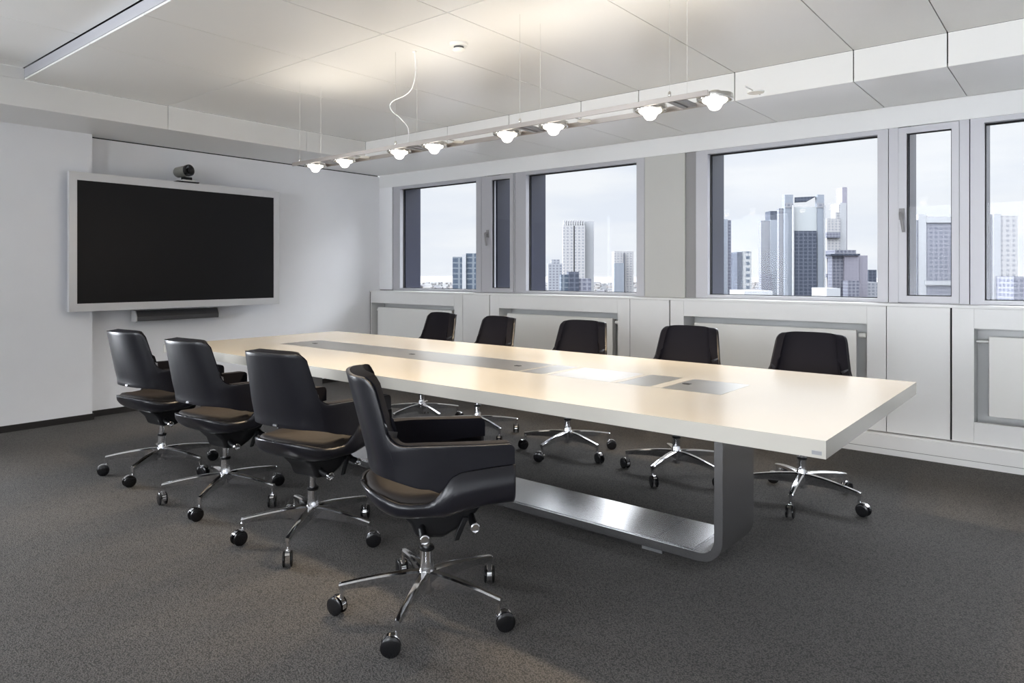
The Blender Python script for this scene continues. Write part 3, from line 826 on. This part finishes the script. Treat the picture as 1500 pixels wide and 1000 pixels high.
tower(b, 'left_block', 822, 833, 402, 600, f_teal, 20); tower(b, 'main_block', 833, 848, 398, 598, f_dark, 20); tower(b, 'right_block', 848, 866, 408, 600, f_mid, 20)
b = bthing('pale slab tower near the right edge of the third window', 914, 1100); tower(b, 'slab', 900, 928, 368, 1100, f_white); tower(b, 'lower_front', 900, 914, 385, 1085, f_glass, 12); tower(b, 'dark_joint', 914, 915, 370, 1095, f_line, 5)
b = bthing('slim pale tower with a dark right edge beside the dark window fin', 1062, 800); tower(b, 'shaft', 1053, 1066, 321, 800, f_glass); tower(b, 'dark_edge', 1066, 1071, 322, 802, f_mid)
b = bthing('short dark and white checkered tower left of the skyscrapers', 1090, 700); tower(b, 'dark_side', 1080, 1087, 369, 700, f_dark, 20); tower(b, 'checkered_side', 1087, 1101, 368, 701, facade('facade_check', (.27, .28, .29), (.07, .09, .12), 7, 6, .45), 20)
b = bthing('slate blue twin sided tower with a darker taller core behind', 1127, 900)
tower(b, 'left_face', 1115, 1128.5, 323, 900, f_grey); tower(b, 'right_face', 1128.5, 1139, 322, 899, f_glass, 26); tower(b, 'dark_core', 1128, 1141, 309, 925, f_dark, 18); tower(b, 'base', 1115, 1131, 400, 897, f_mid, 4)
b = bthing('tallest broad glass skyscraper with dark central facade and pointed crown', 1178, 760)
tower(b, 'left_wing', 1141, 1150, 305, 764, f_grey); tower(b, 'left_pier', 1149.5, 1162, 285, 760, f_glass); tower(b, 'centre_glass', 1162.5, 1197, 303, 762, cmat('facade_pale_glass', (.32, .34, .355), .5))
tower(b, 'dark_facade', 1164, 1196.5, 338, 757, f_dark, 3.5); tower(b, 'right_pier', 1197.5, 1207.5, 285, 760, f_glass); tower(b, 'edge_strip', 1162, 1163.4, 300, 755, f_plain, 4); tower(b, 'edge_strip', 1207.6, 1209.4, 300, 758, f_plain, 4)
tower(b, 'pier_band', 1150, 1162, 297, 759.5, f_grey, 2, 304); tower(b, 'pier_band', 1197.5, 1207.5, 297, 759.5, f_grey, 2, 304)
bm = NB(); d0 = 762
P1, P2, P3, P4 = at(1164, d0), at(1194.5, d0), at(1181, d0), at(1164, d0)
bmv = [(P1, 289), (P2, 287.5), (P3, 295), (P4, 296)]
A = [bm.verts.new((p.x, p.y, zat(v, d0))) for p, v in bmv]; Bv = [bm.verts.new((p.x-2, p.y+6, zat(v, d0))) for p, v in bmv]
for i in range(4): bm.faces.new((A[i], A[(i+1) % 4], Bv[(i+1) % 4], Bv[i]))
bm.faces.new(A); bm.faces.new(list(reversed(Bv))); obj('crown_roof', bm, f_dark, b, b.location)
b = bthing('stepped tower with a tall pale spire and dark storey bands', 1226, 1000)
tower(b, 'shaft', 1211, 1231, 320, 1000, f_white, 40); tower(b, 'storey_band', 1211, 1231, 340, 995, f_mid, 4, 348); tower(b, 'storey_band', 1211, 1231, 371, 995, f_mid, 4, 378); tower(b, 'storey_band', 1211, 1231, 401, 995, f_mid, 4, 406)
tower(b, 'spire_shaft', 1231, 1240, 297, 1002, f_plain, 30); tower(b, 'upper_spire', 1234, 1241, 274, 1006, f_lav, 20); tower(b, 'side_shaft', 1224, 1231, 311, 1004, f_white, 12); tower(b, 'side_shaft', 1229, 1233, 299, 1003, f_white, 12)
b = bthing('broad lavender block with a dark overhanging flat roof right of the spire', 1245, 800, 'office building')
tower(b, 'left_face', 1219, 1237, 374, 800, f_mid); tower(b, 'front_face', 1237, 1258, 374, 797, f_lav); tower(b, 'right_face', 1258, 1271, 374, 802, f_lav); tower(b, 'flat_roof', 1217, 1260, 371.5, 794, f_dark, 45, 374); tower(b, 'roof_block', 1223, 1254, 366, 800, f_mid, 30, 372); tower(b, 'entrance_block', 1242, 1259, 411, 780, f_mid, 12)
b = bthing('small blue grey block at the right edge of the large window', 1278, 900, 'office building'); tower(b, 'block', 1272, 1284, 395, 900, f_dark); tower(b, 'low_wing', 1265, 1285, 413, 850, f_pale, 30)
b = bthing('large grey gridded slab tower with white corner column in the narrow window', 1365, 620)
tower(b, 'left_facet', 1332, 1345, 320, 624, f_grey, 20); tower(b, 'corner_column', 1345, 1357, 314, 620, f_plain, 20); tower(b, 'gridded_face', 1357, 1400, 326, 621, f_mid); tower(b, 'top_band', 1357, 1400, 317, 619.5, f_plain, 24, 326); tower(b, 'service_band', 1356, 1400, 411, 619, f_plain, 3, 417.5); tower(b, 'dark_joint', 1343.6, 1345.2, 322, 619.8, f_line, 2)
b = bthing('white balconied high rise with blue left side in the rightmost window', 1468, 560)
tower(b, 'blue_side', 1444, 1456, 314, 562, f_grey, 20); tower(b, 'white_wall', 1456, 1466, 313, 560, f_plain, 20); tower(b, 'balcony_face', 1466, 1491, 316, 561, f_white, 20); tower(b, 'low_wing', 1485, 1510, 405, 540, f_mid, 20)
b = bthing('low white flat roofed hall at the foot of the slate tower', 1110, 450, 'office building'); tower(b, 'hall', 1090, 1132, 426, 450, f_plain, 30)
b = bthing('low white flat roofed hall in front of the spire tower', 1222, 500, 'office building'); tower(b, 'hall', 1211, 1231, 422, 500, f_plain, 25)

# ground of the city
TB = [(o_.matrix_local.translation+o_.parent.location, max(o_.dimensions.x, o_.dimensions.y)*1.3+10) for o_ in bpy.data.objects if o_.parent and o_.parent.name.startswith(('tower_block', 'office_building'))]
M_ground = mat('city_ground', (.045, .045, .050), .9, noise=(.02, .35, (1, 1, 1)))
bm = box(-14000, 9000, 60, 14000, GZ-5, GZ); o = obj('city_ground', bm, M_ground); o['kind'] = 'structure'
# low roofs spread out to the horizon (uncountable)
bm = NB(); rr = random.Random(11)
for i in range(5200):
    dist = 420*math.exp(rr.random()**.8*2.6); u = rr.uniform(520, 1560)
    p = at(u, dist); w = rr.uniform(8, 26)*(1+dist/2500); d = rr.uniform(8, 26); h = rr.uniform(8, 26)
    if any((p.x-c.x)**2+(p.y-c.y)**2 < (r_+max(w, d)*.75)**2 for c, r_ in TB): continue
    if dist < 800: h *= 1.0
    bx(bm, p.x-w/2, p.x+w/2, p.y-d/2, p.y+d/2, GZ, GZ+h)
def roofmat():
    m = bpy.data.materials.new('low_roofs'); m.use_nodes = True; nt = m.node_tree; b = nt.nodes['Principled BSDF']; b.inputs['Roughness'].default_value = .8
    g_ = nt.nodes.new('ShaderNodeNewGeometry'); cr = nt.nodes.new('ShaderNodeValToRGB')
    cr.color_ramp.interpolation = 'CONSTANT'
    els = [(0, (.30, .30, .31)), (.25, (.20, .20, .23)), (.45, (.16, .17, .19)), (.6, (.34, .33, .33)), (.8, (.24, .215, .205)), (.92, (.13, .14, .16))]
    for i, (p, c) in enumerate(els):
        e = cr.color_ramp.elements[i] if i < 2 else cr.color_ramp.elements.new(p)
        e.position = p; e.color = (*[q*CITY*.55 for q in c], 1)
    nt.links.new(g_.outputs['Random Per Island'], cr.inputs['Fac']); nt.links.new(cr.outputs[0], b.inputs['Base Color'])
    return m
tag(obj('low_rooftops', bm, roofmat()), 'pale jumble of low distant rooftops spreading to the horizon', 'rooftops', kind='stuff')

# ------------------------------------------------------------------ sky
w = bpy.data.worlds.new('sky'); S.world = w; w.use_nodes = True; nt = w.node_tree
bg = nt.nodes['Background']
tc = nt.nodes.new('ShaderNodeTexCoord'); sp = nt.nodes.new('ShaderNodeSeparateXYZ'); nt.links.new(tc.outputs['Generated'], sp.inputs[0])
mp = nt.nodes.new('ShaderNodeMapping'); mp.inputs['Scale'].default_value = (2.2, 2.2, 11); nt.links.new(tc.outputs['Generated'], mp.inputs['Vector'])
no = nt.nodes.new('ShaderNodeTexNoise'); no.inputs['Scale'].default_value = 1.6; no.inputs['Detail'].default_value = 6; nt.links.new(mp.outputs[0], no.inputs['Vector'])
cr = nt.nodes.new('ShaderNodeValToRGB')
cr.color_ramp.elements[0].position = .38; cr.color_ramp.elements[0].color = (.83, .86, .92, 1)
cr.color_ramp.elements[1].position = .62; cr.color_ramp.elements[1].color = (.95, .955, .965, 1)
nt.links.new(no.outputs['Fac'], cr.inputs['Fac'])
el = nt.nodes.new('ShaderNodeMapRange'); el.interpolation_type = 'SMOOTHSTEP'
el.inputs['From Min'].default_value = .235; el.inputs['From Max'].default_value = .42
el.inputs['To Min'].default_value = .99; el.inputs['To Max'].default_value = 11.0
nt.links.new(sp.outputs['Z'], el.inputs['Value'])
# unseen sky behind the camera brightened, as added fill light for the room
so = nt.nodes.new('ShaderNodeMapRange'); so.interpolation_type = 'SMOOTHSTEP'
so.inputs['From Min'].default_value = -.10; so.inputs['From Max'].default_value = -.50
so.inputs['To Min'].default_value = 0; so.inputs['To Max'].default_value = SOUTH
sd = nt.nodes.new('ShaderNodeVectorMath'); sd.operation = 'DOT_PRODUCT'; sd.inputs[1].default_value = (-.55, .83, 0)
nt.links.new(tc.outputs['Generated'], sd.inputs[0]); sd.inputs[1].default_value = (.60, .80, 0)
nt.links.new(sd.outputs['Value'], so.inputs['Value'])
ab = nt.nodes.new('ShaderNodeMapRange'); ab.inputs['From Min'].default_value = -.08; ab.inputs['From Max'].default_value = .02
ab.inputs['To Min'].default_value = 1.3; ab.inputs['To Max'].default_value = 1  # below the horizon the added fill is raised further, to lift the ceiling
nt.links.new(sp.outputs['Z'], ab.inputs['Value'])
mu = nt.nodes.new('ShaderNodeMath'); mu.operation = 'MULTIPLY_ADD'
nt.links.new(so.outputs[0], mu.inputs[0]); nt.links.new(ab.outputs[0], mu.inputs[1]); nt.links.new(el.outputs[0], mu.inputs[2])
# bright lobe added to the unseen west sky, for highlights on the chair backs
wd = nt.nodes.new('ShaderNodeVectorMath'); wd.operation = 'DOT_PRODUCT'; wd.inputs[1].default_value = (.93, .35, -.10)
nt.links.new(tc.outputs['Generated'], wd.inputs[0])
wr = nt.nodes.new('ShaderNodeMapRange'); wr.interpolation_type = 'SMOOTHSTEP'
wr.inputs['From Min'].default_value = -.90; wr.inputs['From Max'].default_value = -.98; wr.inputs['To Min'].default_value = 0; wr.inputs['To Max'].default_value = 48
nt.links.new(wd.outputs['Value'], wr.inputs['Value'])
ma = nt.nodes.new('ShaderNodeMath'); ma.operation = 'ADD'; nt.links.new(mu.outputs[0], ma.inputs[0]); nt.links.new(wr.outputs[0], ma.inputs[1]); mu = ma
tint = nt.nodes.new('ShaderNodeMix'); tint.data_type = 'RGBA'
nt.links.new(cr.outputs[0], tint.inputs[6]); tint.inputs[7].default_value = (.93, .945, .97, 1)
tf = nt.nodes.new('ShaderNodeMapRange'); tf.inputs['From Min'].default_value = 1.5; tf.inputs['From Max'].default_value = 4
nt.links.new(mu.outputs[0], tf.inputs['Value']); nt.links.new(tf.outputs[0], tint.inputs['Factor'])
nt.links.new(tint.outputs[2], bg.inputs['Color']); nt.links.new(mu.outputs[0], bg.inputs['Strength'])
# light portals in the window openings (sampling aid only, they give no light themselves)
def portal(x0, x1, y, z0, z1, facing):
    ld = bpy.data.lights.new('window_portal', 'AREA'); ld.shape = 'RECTANGLE'; ld.size = x1-x0; ld.size_y = z1-z0; ld.cycles.is_portal = True
    lo = bpy.data.objects.new('window_portal', ld); C.objects.link(lo); lo.location = ((x0+x1)/2, y, (z0+z1)/2)
    lo.rotation_euler = (-PI/2, 0, 0) if facing < 0 else (PI/2, 0, 0)
    return lo
portal(-6.3, -3.02, 5.60, 1.04, 2.27, -1); portal(-2.53, .84, 5.60, 1.04, 2.27, -1); portal(1.33, 4.7, 5.60, 1.04, 2.27, -1)
portal(-6.2, XR, YN-.16, .45, 2.58, 1)
lo = portal(.05, .55, 0, .15, 2.3, 1); lo.location = (XL-.14, .3, 1.225); lo.rotation_euler = (PI/2, 0, -PI/2)
